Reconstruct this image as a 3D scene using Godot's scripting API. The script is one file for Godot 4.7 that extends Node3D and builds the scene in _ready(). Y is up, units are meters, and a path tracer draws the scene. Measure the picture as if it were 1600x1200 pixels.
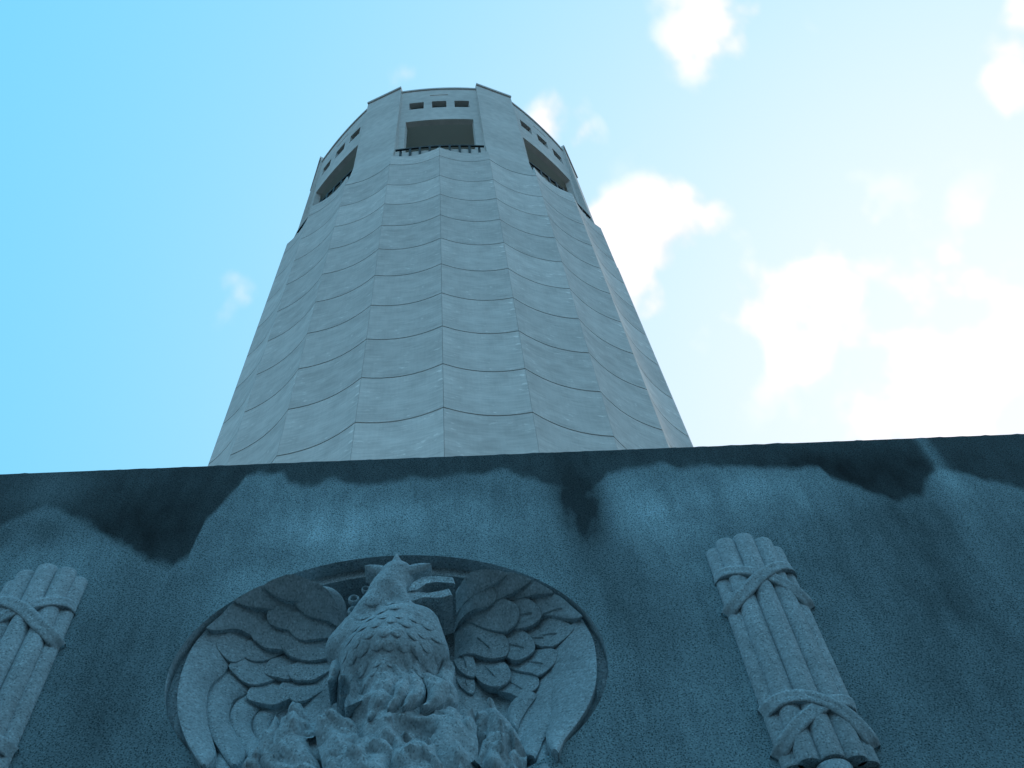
extends Node3D
# A fluted concrete tower seen from the foot of its entrance wall, which carries a carved bird and two carved rod bundles.

const TOWER := Vector3(0.303, 0.0, -18.832)     # the tower's axis
const TURN := -1.3                              # degrees its arrises are turned
const WALL_TOP := 8.1
const NICHE := Vector2(0.0, 6.046)              # centre of the oval niche in the wall face
const NICHE_A := Vector2(1.183, 0.936)          # half axes at the wall face
const NICHE_B := Vector2(1.112, 0.866)          # half axes of the inner step
const STEP_1 := -0.09
const STEP_2 := -0.53

var sun_dir := Vector3.ZERO
var names := {}
var rng := RandomNumberGenerator.new()
var M := {}
var front_grid := PackedFloat32Array()

# carved feathers: outline on the wall face (x, y pairs, metres), how far it stands proud of the wing
const LEFT_FEATHERS := [
	[[-0.758, 6.686, -0.677, 6.727, -0.577, 6.746, -0.407, 6.715, -0.328, 6.659, -0.518, 6.644, -0.635, 6.640, -0.709, 6.657], 0.073],
	[[-0.922, 6.594, -0.839, 6.656, -0.752, 6.697, -0.623, 6.693, -0.478, 6.661, -0.524, 6.619, -0.713, 6.604, -0.820, 6.589, -0.875, 6.588], 0.058],
	[[-1.051, 6.414, -0.987, 6.509, -0.916, 6.598, -0.788, 6.617, -0.628, 6.629, -0.631, 6.568, -0.778, 6.476, -0.810, 6.469, -0.892, 6.472, -0.965, 6.439, -1.015, 6.416], 0.043],
	[[-0.583, 6.648, -0.569, 6.682, -0.497, 6.705, -0.332, 6.669, -0.315, 6.584, -0.476, 6.579, -0.546, 6.608], 0.053],
	[[-0.738, 6.585, -0.704, 6.631, -0.580, 6.662, -0.463, 6.639, -0.481, 6.579, -0.586, 6.524, -0.691, 6.528, -0.728, 6.548], 0.043],
	[[-0.613, 6.591, -0.542, 6.622, -0.405, 6.630, -0.335, 6.584, -0.367, 6.505, -0.509, 6.468, -0.571, 6.485, -0.613, 6.524], 0.038],
	[[-0.819, 6.467, -0.804, 6.521, -0.711, 6.573, -0.574, 6.578, -0.529, 6.518, -0.593, 6.443, -0.724, 6.411, -0.790, 6.438], 0.030],
	[[-0.675, 6.495, -0.583, 6.545, -0.451, 6.554, -0.334, 6.503, -0.351, 6.399, -0.453, 6.354, -0.552, 6.368, -0.628, 6.408], 0.024],
	[[-0.994, 6.358, -0.967, 6.433, -0.839, 6.514, -0.740, 6.509, -0.762, 6.423, -0.826, 6.355, -0.874, 6.289, -0.914, 6.275, -0.959, 6.310], 0.018],
	[[-0.861, 6.361, -0.832, 6.449, -0.705, 6.479, -0.643, 6.446, -0.738, 6.351, -0.811, 6.327], 0.013],
	[[-0.914, 6.247, -0.879, 6.318, -0.750, 6.413, -0.655, 6.399, -0.640, 6.306, -0.678, 6.232, -0.750, 6.158, -0.813, 6.154, -0.873, 6.196], 0.008],
	[[-0.726, 6.261, -0.714, 6.359, -0.591, 6.441, -0.512, 6.411, -0.518, 6.302, -0.589, 6.236, -0.653, 6.243], 0.004],
	[[-0.602, 6.292, -0.561, 6.366, -0.450, 6.471, -0.355, 6.438, -0.349, 6.320, -0.435, 6.226, -0.506, 6.215, -0.571, 6.229], 0.012],
	[[-0.793, 6.053, -0.781, 6.153, -0.665, 6.282, -0.584, 6.257, -0.585, 6.123, -0.625, 6.043, -0.672, 6.024, -0.736, 6.031], -0.007],
	[[-0.648, 6.129, -0.619, 6.246, -0.526, 6.323, -0.457, 6.306, -0.462, 6.205, -0.556, 6.108, -0.609, 6.066], -0.011],
	[[-0.576, 6.117, -0.532, 6.188, -0.443, 6.318, -0.359, 6.316, -0.357, 6.193, -0.432, 6.106, -0.491, 6.063, -0.546, 6.065], -0.005],
]
const RIGHT_FEATHERS := [
	[[0.676, 6.704, 0.578, 6.730, 0.439, 6.730, 0.355, 6.681, 0.355, 6.619, 0.516, 6.649, 0.609, 6.673], 0.073],
	[[0.816, 6.654, 0.747, 6.693, 0.663, 6.715, 0.505, 6.685, 0.420, 6.637, 0.546, 6.612, 0.674, 6.618, 0.760, 6.634], 0.061],
	[[0.941, 6.560, 0.878, 6.619, 0.811, 6.659, 0.684, 6.653, 0.624, 6.631, 0.798, 6.596, 0.875, 6.577], 0.051],
	[[1.086, 6.353, 1.031, 6.456, 0.945, 6.561, 0.757, 6.630, 0.707, 6.583, 0.802, 6.497, 0.881, 6.481, 0.931, 6.449, 0.977, 6.411, 1.039, 6.368], 0.041],
	[[0.355, 6.630, 0.355, 6.682, 0.490, 6.700, 0.587, 6.664, 0.605, 6.614, 0.555, 6.582, 0.483, 6.578, 0.355, 6.574], 0.058],
	[[0.393, 6.595, 0.468, 6.631, 0.584, 6.638, 0.697, 6.592, 0.736, 6.542, 0.722, 6.482, 0.662, 6.445, 0.604, 6.453, 0.490, 6.515], 0.048],
	[[0.581, 6.618, 0.765, 6.603, 0.843, 6.540, 0.864, 6.479, 0.835, 6.454, 0.772, 6.444, 0.680, 6.479, 0.627, 6.560], 0.038],
	[[0.355, 6.583, 0.440, 6.606, 0.587, 6.518, 0.662, 6.392, 0.650, 6.304, 0.586, 6.290, 0.521, 6.305, 0.456, 6.340, 0.354, 6.388], 0.033],
	[[0.537, 6.529, 0.681, 6.521, 0.796, 6.385, 0.810, 6.297, 0.769, 6.258, 0.707, 6.247, 0.662, 6.279, 0.601, 6.391], 0.026],
	[[0.748, 6.518, 0.925, 6.460, 1.036, 6.337, 0.985, 6.287, 0.934, 6.269, 0.891, 6.277, 0.818, 6.350, 0.703, 6.477], 0.018],
	[[0.656, 6.515, 0.817, 6.452, 0.894, 6.311, 0.855, 6.303, 0.803, 6.355], 0.013],
	[[0.326, 6.468, 0.418, 6.474, 0.465, 6.280, 0.458, 6.169, 0.402, 6.189, 0.351, 6.269], 0.021],
	[[0.402, 6.439, 0.548, 6.413, 0.652, 6.232, 0.655, 6.122, 0.599, 6.076, 0.543, 6.087, 0.481, 6.144, 0.427, 6.289], 0.013],
	[[0.591, 6.375, 0.777, 6.343, 0.919, 6.252, 0.917, 6.158, 0.879, 6.116, 0.817, 6.088, 0.775, 6.129, 0.678, 6.233], 0.008],
	[[0.528, 6.184, 0.612, 6.312, 0.791, 6.139, 0.809, 6.029, 0.747, 5.976, 0.696, 5.973, 0.649, 6.022, 0.587, 6.080], -0.007],
	[[0.343, 6.324, 0.419, 6.297, 0.457, 6.144, 0.446, 6.047, 0.398, 6.073, 0.360, 6.149], 0.003],
]
# long flight feathers: outer edge, inner edge (x, y pairs), how far they stand proud
const LEFT_FLIGHT := [
	[[-1.035, 6.486, -1.102, 6.320, -1.119, 6.100, -1.101, 5.892, -1.058, 5.721, -0.989, 5.557, -0.922, 5.441, -0.866, 5.347], [-0.886, 6.406, -0.931, 6.199, -0.975, 6.078, -0.973, 5.947, -0.937, 5.778, -0.876, 5.612, -0.841, 5.504, -0.852, 5.363], -0.002],
	[[-0.914, 6.286, -0.964, 6.146, -0.982, 6.011, -0.959, 5.857, -0.900, 5.684, -0.833, 5.564, -0.787, 5.488, -0.756, 5.441], [-0.739, 6.249, -0.805, 6.114, -0.861, 6.032, -0.857, 5.895, -0.810, 5.776, -0.747, 5.674, -0.720, 5.576, -0.730, 5.457], -0.028],
	[[-0.767, 6.185, -0.843, 6.068, -0.862, 5.950, -0.838, 5.830, -0.788, 5.715, -0.750, 5.644, -0.718, 5.586, -0.693, 5.535], [-0.623, 6.136, -0.700, 6.070, -0.750, 5.959, -0.745, 5.865, -0.709, 5.788, -0.663, 5.721, -0.654, 5.631, -0.672, 5.540], -0.048],
	[[-0.660, 6.146, -0.722, 6.048, -0.747, 5.954, -0.730, 5.846, -0.697, 5.761, -0.666, 5.696, -0.636, 5.628, -0.607, 5.570], [-0.550, 6.103, -0.619, 6.045, -0.659, 5.941, -0.641, 5.864, -0.616, 5.787, -0.599, 5.718, -0.594, 5.645, -0.594, 5.571], -0.062],
	[[-0.860, 5.681, -0.855, 5.609, -0.850, 5.530, -0.839, 5.451, -0.810, 5.372, -0.777, 5.304, -0.750, 5.260, -0.721, 5.212], [-0.778, 5.686, -0.775, 5.607, -0.767, 5.535, -0.749, 5.477, -0.728, 5.405, -0.715, 5.341, -0.706, 5.274, -0.711, 5.216], -0.055],
]
const RIGHT_FLIGHT := [
	[[0.984, 6.361, 0.925, 6.278, 0.890, 6.140, 0.872, 5.953, 0.855, 5.785, 0.828, 5.645, 0.799, 5.518, 0.812, 5.354], [1.088, 6.375, 1.123, 6.198, 1.119, 6.005, 1.090, 5.818, 1.034, 5.666, 0.952, 5.528, 0.882, 5.425, 0.840, 5.300], -0.002],
	[[0.851, 6.190, 0.814, 6.091, 0.783, 5.978, 0.752, 5.847, 0.714, 5.713, 0.679, 5.601, 0.660, 5.470, 0.699, 5.395], [0.971, 6.166, 0.948, 6.015, 0.924, 5.857, 0.875, 5.709, 0.824, 5.604, 0.784, 5.524, 0.761, 5.443, 0.731, 5.362], -0.026],
	[[0.775, 6.144, 0.715, 6.061, 0.676, 5.963, 0.648, 5.845, 0.617, 5.734, 0.584, 5.631, 0.562, 5.520, 0.591, 5.444], [0.885, 6.083, 0.859, 5.958, 0.814, 5.850, 0.770, 5.742, 0.722, 5.641, 0.676, 5.559, 0.650, 5.463, 0.620, 5.392], -0.046],
	[[0.712, 6.020, 0.655, 5.956, 0.630, 5.889, 0.622, 5.820, 0.629, 5.757, 0.640, 5.716, 0.652, 5.687, 0.657, 5.672], [0.795, 5.952, 0.755, 5.897, 0.723, 5.841, 0.699, 5.791, 0.683, 5.749, 0.674, 5.715, 0.668, 5.686, 0.663, 5.663], -0.010],
	[[0.761, 5.633, 0.741, 5.546, 0.733, 5.449, 0.730, 5.345, 0.734, 5.247, 0.743, 5.147, 0.747, 5.062, 0.747, 4.993], [0.836, 5.584, 0.814, 5.499, 0.799, 5.406, 0.795, 5.301, 0.797, 5.200, 0.793, 5.107, 0.780, 5.034, 0.763, 4.979], -0.055],
]
# tufts, flames, crest: root x y, tip x y, half width, bend, roundness, depth at root and tip, doming
const TUFTS := [
	[-0.103, 5.900, -0.192, 5.577, 0.082, 0.12, 0.35, 0.100, 0.160, -0.030],
	[-0.015, 5.844, -0.070, 5.462, 0.075, 0.10, 0.50, 0.130, 0.200, 0.040],
	[0.058, 5.838, 0.022, 5.481, 0.058, 0.12, 0.40, 0.140, 0.200, 0.040],
	[0.124, 5.834, 0.095, 5.502, 0.055, 0.12, 0.40, 0.130, 0.190, 0.040],
	[0.195, 5.851, 0.175, 5.526, 0.062, 0.25, 0.35, 0.100, 0.160, 0.030],
	[0.280, 5.840, 0.211, 5.580, 0.055, 0.25, 0.35, 0.060, 0.120, 0.030],
	[-0.286, 6.117, -0.316, 5.895, 0.034, 0.05, 0.30, -0.020, 0.020, 0.020],
	[-0.223, 6.082, -0.254, 5.860, 0.034, 0.05, 0.30, 0.000, 0.050, 0.020],
	[-0.165, 6.026, -0.190, 5.843, 0.034, 0.05, 0.30, 0.030, 0.080, 0.020],
	[0.314, 6.005, 0.332, 5.719, 0.048, -0.10, 0.50, 0.000, 0.050, 0.030],
]
const FLAMES := [
	[-0.310, 5.169, -0.486, 5.699, 0.103, 0.12, 0.80, 0.100, 0.030, 0.050],
	[-0.173, 5.080, -0.314, 5.629, 0.110, -0.08, 0.90, 0.150, 0.080, 0.060],
	[-0.399, 5.155, -0.559, 5.664, 0.062, 0.15, 0.80, 0.080, 0.000, 0.030],
	[-0.079, 5.004, -0.174, 5.497, 0.089, 0.10, 0.80, 0.190, 0.120, 0.050],
	[-0.002, 4.938, -0.057, 5.386, 0.137, 0.06, 1.00, 0.220, 0.160, 0.070],
	[0.139, 4.928, 0.103, 5.367, 0.130, -0.06, 1.00, 0.220, 0.160, 0.070],
	[0.307, 5.038, 0.293, 5.603, 0.123, -0.06, 1.00, 0.160, 0.090, 0.050],
	[0.389, 5.067, 0.434, 5.615, 0.082, 0.10, 0.90, 0.120, 0.050, 0.040],
	[0.433, 5.183, 0.553, 5.537, 0.058, -0.10, 1.00, 0.110, 0.060, 0.030],
	[0.502, 5.194, 0.522, 5.720, 0.068, -0.10, 1.00, 0.050, 0.000, 0.030],
	[0.570, 5.160, 0.628, 5.514, 0.055, -0.10, 0.90, 0.040, -0.010, 0.030],
	[-0.351, 5.466, -0.465, 5.799, 0.062, 0.10, 1.00, 0.030, -0.010, 0.030],
	[-0.506, 5.125, -0.616, 5.441, 0.068, 0.20, 0.80, 0.060, 0.020, 0.040],
	[0.280, 4.936, 0.213, 5.344, 0.103, 0.10, 0.90, 0.220, 0.150, 0.060],
	[0.494, 4.989, 0.531, 5.356, 0.082, -0.10, 0.90, 0.140, 0.070, 0.050],
]
const CREST := [
	[0.027, 6.597, 0.024, 6.807, 0.051, 0.00, 0.15, 0.150, 0.140, 0.030],
	[0.066, 6.630, 0.229, 6.720, 0.041, 0.10, 0.55, 0.140, 0.120, 0.020],
	[-0.015, 6.630, -0.163, 6.730, 0.041, -0.10, 0.55, 0.140, 0.120, 0.020],
]
const SCALES := [[-0.096, 6.405], [0.016, 6.396], [-0.141, 6.312], [-0.041, 6.293], [0.037, 6.306], [-0.169, 6.234], [-0.101, 6.235], [-0.023, 6.204], [0.065, 6.201], [0.140, 6.215], [0.205, 6.197], [-0.211, 6.137], [-0.130, 6.155], [-0.056, 6.132], [0.021, 6.141], [0.099, 6.139], [0.188, 6.109], [0.259, 6.121], [-0.236, 6.067], [-0.161, 6.054], [-0.093, 6.062], [-0.016, 6.056], [0.051, 6.055], [0.140, 6.057], [0.200, 6.035], [0.280, 6.032], [-0.264, 5.998], [-0.183, 5.996], [-0.125, 5.992], [-0.050, 5.985], [0.015, 5.966], [0.084, 5.967], [0.166, 5.974], [0.219, 5.967], [0.303, 5.950], [-0.273, 5.922], [-0.204, 5.913], [-0.136, 5.902], [-0.049, 5.889], [0.017, 5.884], [0.072, 5.899], [0.161, 5.879], [0.219, 5.870], [0.293, 5.869], [-0.266, 5.850], [-0.197, 5.847], [-0.130, 5.820], [-0.066, 5.842], [-0.005, 5.833], [0.076, 5.822], [0.133, 5.825], [0.213, 5.810], [0.264, 5.817]]
const CURLS := [[-0.223, 6.554, 0.034, 0.020], [-0.222, 6.466, 0.034, 0.010], [-0.244, 6.403, 0.027, 0.000], [-0.158, 6.641, 0.027, 0.020]]
# the bird's trunk: tapered capsules, x y depth radius twice
const BODY := [
	[0.025, 6.666, 0.080, 0.105, -0.020, 6.542, 0.080, 0.105],
	[-0.020, 6.542, 0.080, 0.100, -0.085, 6.399, 0.050, 0.108],
	[-0.085, 6.399, 0.050, 0.108, -0.236, 6.222, -0.050, 0.130],
	[0.042, 6.221, 0.040, 0.170, 0.004, 6.054, 0.020, 0.230],
	[0.140, 6.262, 0.030, 0.140, 0.169, 6.089, 0.000, 0.155],
	[-0.128, 6.218, -0.030, 0.170, -0.070, 6.019, -0.080, 0.220],
	[0.004, 6.054, 0.020, 0.230, 0.005, 5.898, -0.060, 0.220],
	[0.012, 5.898, -0.060, 0.220, 0.029, 5.425, -0.020, 0.220],
	[0.103, 6.006, -0.080, 0.180, 0.075, 5.731, -0.080, 0.200],
	[0.047, 6.461, 0.120, 0.050, 0.079, 6.381, 0.130, 0.035],
	[-0.137, 5.455, -0.040, 0.180, 0.242, 5.429, -0.040, 0.180],
	[-0.428, 5.489, -0.100, 0.140, -0.206, 5.519, -0.060, 0.160],
	[0.273, 5.545, -0.080, 0.160, 0.433, 5.529, -0.120, 0.140],
]
const UPPER_BEAK := [0.093, 6.456, 0.120, 6.538, 0.171, 6.581, 0.260, 6.592, 0.355, 6.568, 0.366, 6.509, 0.325, 6.518, 0.267, 6.528, 0.194, 6.516, 0.143, 6.463]
const LOWER_BEAK := [0.070, 6.458, 0.143, 6.464, 0.215, 6.453, 0.295, 6.464, 0.332, 6.479, 0.349, 6.421, 0.295, 6.398, 0.187, 6.405, 0.108, 6.378, 0.080, 6.358, 0.058, 6.382]
# lower edge of the black weathering crust along the wall's top
const CRUST := [Vector2(-3.437, 7.686), Vector2(-3.015, 7.447), Vector2(-2.808, 7.535), Vector2(-2.542, 7.468), Vector2(-2.451, 7.559), Vector2(-2.320, 7.664), Vector2(-2.229, 7.635), Vector2(-2.021, 7.479), Vector2(-1.811, 7.293), Vector2(-1.586, 7.095), Vector2(-1.451, 7.010), Vector2(-1.350, 6.990), Vector2(-1.270, 7.073), Vector2(-1.236, 7.422), Vector2(-1.163, 7.595), Vector2(-1.086, 7.775), Vector2(-1.048, 7.950), Vector2(-0.808, 7.948), Vector2(-0.753, 7.850), Vector2(-0.638, 7.780), Vector2(-0.574, 7.791), Vector2(-0.449, 7.844), Vector2(-0.271, 7.777), Vector2(-0.098, 7.779), Vector2(0.074, 7.821), Vector2(0.292, 7.805), Vector2(0.468, 7.840), Vector2(0.734, 7.876), Vector2(0.817, 7.791), Vector2(0.945, 7.743), Vector2(1.045, 7.643), Vector2(1.126, 7.592), Vector2(1.254, 7.582), Vector2(1.365, 7.666), Vector2(1.434, 7.785), Vector2(1.664, 7.833), Vector2(1.850, 7.875), Vector2(1.927, 7.805), Vector2(2.157, 7.837), Vector2(2.543, 7.761), Vector2(2.902, 7.758), Vector2(2.944, 7.613), Vector2(3.116, 7.470), Vector2(3.282, 7.332), Vector2(3.470, 7.370), Vector2(3.634, 7.610), Vector2(3.706, 7.676), Vector2(3.765, 7.656), Vector2(3.906, 7.567), Vector2(4.044, 7.479), Vector2(4.180, 7.393), Vector2(4.559, 7.442), Vector2(4.758, 7.167)]

# ---------------------------------------------------------------- helpers
func numbered(called: String) -> String:
	var n: int = names.get(called, 0)
	names[called] = n + 1
	return called if n == 0 else "%s_%03d" % [called, n]

func tag(o: Node, label: String, category: String, group := "", kind := "") -> void:
	if label != "": o.set_meta("label", label)
	if category != "": o.set_meta("category", category)
	if group != "": o.set_meta("group", group)
	if kind != "": o.set_meta("kind", kind)

func thing(called: String, at: Vector3, label: String, category: String, group := "") -> Node3D:
	var o := Node3D.new()
	o.name = numbered(called)
	add_child(o)
	o.position = at
	tag(o, label, category, group)
	return o

func put(mesh: Mesh, called: String, material: Material, parent: Node, at := Vector3.ZERO, turn := 0.0) -> MeshInstance3D:
	var o := MeshInstance3D.new()
	o.name = called
	o.mesh = mesh
	o.material_override = material
	parent.add_child(o, true)
	o.position = at
	o.rotation.y = turn
	return o

func begin() -> SurfaceTool:
	var st := SurfaceTool.new()
	st.begin(Mesh.PRIMITIVE_TRIANGLES)
	return st

func vert(st: SurfaceTool, p: Vector3, uv: Vector2) -> void:
	st.set_uv(uv)
	st.add_vertex(p)

# corners counter-clockwise seen from outside; emitted clockwise, as Godot wants
func quad(st: SurfaceTool, a: Vector3, b: Vector3, c: Vector3, d: Vector3, ua := Vector2(0, 0), ub := Vector2(1, 0), uc := Vector2(1, 1), ud := Vector2(0, 1)) -> void:
	vert(st, a, ua); vert(st, c, uc); vert(st, b, ub)
	vert(st, a, ua); vert(st, d, ud); vert(st, c, uc)

func done(st: SurfaceTool) -> ArrayMesh:
	st.generate_normals()
	return st.commit()

func box(st: SurfaceTool, lo: Vector3, hi: Vector3) -> void:
	st.set_smooth_group(-1)
	var a := Vector3(lo.x, lo.y, hi.z); var b := Vector3(hi.x, lo.y, hi.z); var c := Vector3(hi.x, hi.y, hi.z); var d := Vector3(lo.x, hi.y, hi.z)
	var e := Vector3(lo.x, lo.y, lo.z); var f := Vector3(hi.x, lo.y, lo.z); var g := Vector3(hi.x, hi.y, lo.z); var h := Vector3(lo.x, hi.y, lo.z)
	quad(st, a, b, c, d); quad(st, f, e, h, g); quad(st, b, f, g, c); quad(st, e, a, d, h); quad(st, d, c, g, h); quad(st, e, f, b, a)

func noise(sd: int, freq: float, oct := 4) -> FastNoiseLite:
	var n := FastNoiseLite.new()
	n.noise_type = FastNoiseLite.TYPE_SIMPLEX_SMOOTH
	n.seed = sd
	n.frequency = freq
	n.fractal_octaves = oct
	return n

func to8(v: float) -> int:
	v = clampf(v, 0.0, 1.0)
	v = v * 12.92 if v <= 0.0031308 else 1.055 * pow(v, 1.0 / 2.4) - 0.055
	return int(round(v * 255.0))

func texture(data: PackedByteArray, w: int, h: int) -> ImageTexture:
	return ImageTexture.create_from_image(Image.create_from_data(w, h, false, Image.FORMAT_RGB8, data))

func relief_texture(size: int, freq: float, sd: int, strength: float, tall := 0) -> NoiseTexture2D:
	var t := NoiseTexture2D.new()
	t.width = size; t.height = tall if tall > 0 else size; t.seamless = true; t.as_normal_map = true; t.bump_strength = strength
	t.noise = noise(sd, freq, 5)
	return t

# ---------------------------------------------------------------- sky, sun, camera
func dir_of(az: float, el: float) -> Vector3:
	return Vector3(sin(deg_to_rad(az)) * cos(deg_to_rad(el)), sin(deg_to_rad(el)), -cos(deg_to_rad(az)) * cos(deg_to_rad(el)))

func make_sky() -> ImageTexture:
	var w := 2560
	var h := 1280
	var data := PackedFloat32Array()
	data.resize(w * h * 3)
	# clouds: direction, angular radius in degrees, thickness
	var puffs := [
		[Vector3(0.225, 0.955, -0.195), 2.2, 0.62], [Vector3(0.252, 0.950, -0.180), 2.4, 0.52], [Vector3(0.228, 0.962, -0.150), 2.6, 0.52], [Vector3(0.285, 0.943, -0.172), 1.8, 0.32],
		[Vector3(0.474, 0.858, -0.205), 2.2, 0.95], [Vector3(0.488, 0.860, -0.165), 2.4, 0.95], [Vector3(0.530, 0.835, -0.180), 4.0, 1.1],
		[Vector3(0.190, 0.914, -0.355), 2.7, 0.95], [Vector3(0.160, 0.918, -0.365), 2.5, 0.95], [Vector3(0.218, 0.909, -0.345), 1.9, 0.75], [Vector3(0.183, 0.891, -0.415), 1.6, 0.62], [Vector3(0.168, 0.905, -0.392), 2.0, 0.80],
		[Vector3(0.298, 0.862, -0.411), 2.5, 0.85], [Vector3(0.268, 0.874, -0.405), 1.8, 0.65], [Vector3(0.325, 0.857, -0.400), 2.2, 0.65], [Vector3(0.308, 0.845, -0.440), 2.0, 0.75], [Vector3(0.345, 0.868, -0.355), 2.2, 0.50],
		[Vector3(0.425, 0.795, -0.438), 3.8, 1.05], [Vector3(0.465, 0.790, -0.405), 3.4, 1.0], [Vector3(0.412, 0.778, -0.475), 3.6, 1.0], [Vector3(0.390, 0.820, -0.425), 2.2, 0.55], [Vector3(0.420, 0.830, -0.365), 2.2, 0.45],
		[Vector3(0.400, 0.810, -0.430), 7.5, 0.38], [Vector3(0.330, 0.850, -0.410), 6.0, 0.30], [Vector3(0.210, 0.900, -0.380), 5.0, 0.22],
		[Vector3(0.100, 0.959, -0.266), 1.5, 0.62], [Vector3(0.118, 0.952, -0.282), 1.3, 0.55], [Vector3(-0.030, 0.972, -0.233), 1.0, 0.30],
		[Vector3(-0.175, 0.906, -0.385), 2.0, 0.22], [Vector3(-0.178, 0.895, -0.410), 1.8, 0.22]]
	for p in puffs: p[0] = p[0].normalized()
	var big := noise(11, 3.2, 4)
	var fine := noise(12, 13.0, 6)
	data.fill(0.12)
	for y in h / 2 + 8:
		var pol := (y + 0.5) / h * PI
		var sy := cos(pol)
		var rad := sin(pol)
		for x in w:
			var i := (y * w + x) * 3
			var az := (x + 0.5) / w * TAU
			var d := Vector3(sin(az) * rad, sy, -cos(az) * rad)
			var ang := rad_to_deg(acos(clampf(d.dot(sun_dir), -1.0, 1.0)))
			# clear air: whiter towards the sun and towards the horizon
			var white := exp(-pow(ang / 43.0, 2.0))
			var glare := exp(-pow(ang / 22.0, 2.0))
			white = maxf(white, 0.55 * (1.0 - maxf(sy, 0.0)))
			var r := lerpf(lerpf(0.115, 0.74, white), 0.98, glare)
			var g := lerpf(lerpf(0.645, 0.96, white), 1.03, glare)
			var b := lerpf(lerpf(1.050, 1.14, white), 1.15, glare)
			# cloud
			var dens := 0.0
			for p in (puffs if sy > 0.68 and d.z < 0.0 and absf(d.x) < 0.62 else []):
				var c: float = d.dot(p[0])
				if c > 0.985:
					var q: float = rad_to_deg(acos(minf(c, 1.0))) / p[1]
					dens = maxf(dens, p[2] * (1.0 - q * q * 0.55)) if q < 1.8 else dens
			var far := 0.0
			if ang > 45.0 and d.z > -0.12:
				var pd := d / (maxf(sy, 0.0) + 0.25)
				far = smoothstep(0.18, 0.6, big.get_noise_3d(pd.x * 0.5, 3.0, pd.z * 0.5))
				dens = maxf(dens, far)
			if dens > 0.02:
				var f := fine.get_noise_3dv(d) + 0.7 * big.get_noise_3dv(d * 2.2)
				var m := smoothstep(0.26, 0.88, dens + f * 1.0) * clampf(dens * 1.9, 0.0, 1.0)
				var lit := lerpf(0.80, 1.18, exp(-ang / 40.0)) + 0.22 * f
				r = lerpf(r, 1.06 * lit, m); g = lerpf(g, 1.03 * lit, m); b = lerpf(b, 1.10 * lit, m)
			data[i] = r; data[i + 1] = g; data[i + 2] = b
	return ImageTexture.create_from_image(Image.create_from_data(w, h, false, Image.FORMAT_RGBF, data.to_byte_array()))

func make_view() -> void:
	var cam := Camera3D.new()
	cam.name = "camera"
	add_child(cam)
	cam.fov = 38.88
	cam.near = 0.05
	cam.far = 2000.0
	cam.transform = Transform3D(Basis(Vector3(0.997953, -0.063672, -0.005901), Vector3(0.036032, 0.483698, 0.874493), Vector3(-0.052826, -0.872916, 0.485002)), Vector3(0.403, 1.600, 4.168))
	cam.current = true
	sun_dir = dir_of(47.0, 44.0)
	var sky_material := PanoramaSkyMaterial.new()
	sky_material.panorama = make_sky()
	var sky := Sky.new()
	sky.sky_material = sky_material
	var env := Environment.new()
	env.background_mode = Environment.BG_SKY
	env.sky = sky
	env.tonemap_mode = Environment.TONE_MAPPER_LINEAR
	env.tonemap_exposure = 1.0
	env.sdfgi_enabled = true
	env.ssao_enabled = true
	env.ssil_enabled = true
	var we := WorldEnvironment.new()
	we.name = "world_environment"
	we.environment = env
	add_child(we)
	# the sun stands behind the cloud at the right, below the wall's top edge
	var sun := DirectionalLight3D.new()
	sun.name = "sun"
	add_child(sun)
	sun.light_energy = 0.32
	sun.light_angular_distance = 12.0
	sun.light_color = Color(1.0, 0.98, 0.94)
	sun.shadow_enabled = true
	sun.look_at_from_position(sun_dir * 100.0, Vector3.ZERO, Vector3.UP)

# ---------------------------------------------------------------- materials
func plain(color: Color, rough := 0.9) -> StandardMaterial3D:
	var m := StandardMaterial3D.new()
	m.albedo_color = color.linear_to_srgb()
	m.roughness = rough
	m.metallic_specular = 0.25
	return m

# carved stone: triplanar grain, pits and pale specks
func stone_texture(sd: int, base: Vector3, size := 1024, mottle := 1.0) -> ImageTexture:
	var n1 := noise(sd, 0.006, 4)
	var n2 := noise(sd + 1, 0.09, 3)
	var n3 := noise(sd + 2, 0.33, 2)
	var data := PackedByteArray()
	data.resize(size * size * 3)
	for y in size:
		for x in size:
			# wrap the coarse tone so that the tile has no seam
			var cx := absf(fmod(x / float(size) * 2.0, 2.0) - 1.0) * size
			var cy := absf(fmod(y / float(size) * 2.0, 2.0) - 1.0) * size
			var k := 1.0 + mottle * (0.22 * n1.get_noise_2d(cx, cy) + 0.22 * n2.get_noise_2d(x, y))
			var s := n3.get_noise_2d(x, y) * mottle
			if s > 0.42: k *= 1.0 + (s - 0.42) * 2.2
			elif s < -0.40: k *= maxf(0.35, 1.0 + (s + 0.40) * 3.0)
			var i := (y * size + x) * 3
			data[i] = to8(base.x * k); data[i + 1] = to8(base.y * k); data[i + 2] = to8(base.z * k)
	return texture(data, size, size)

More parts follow.
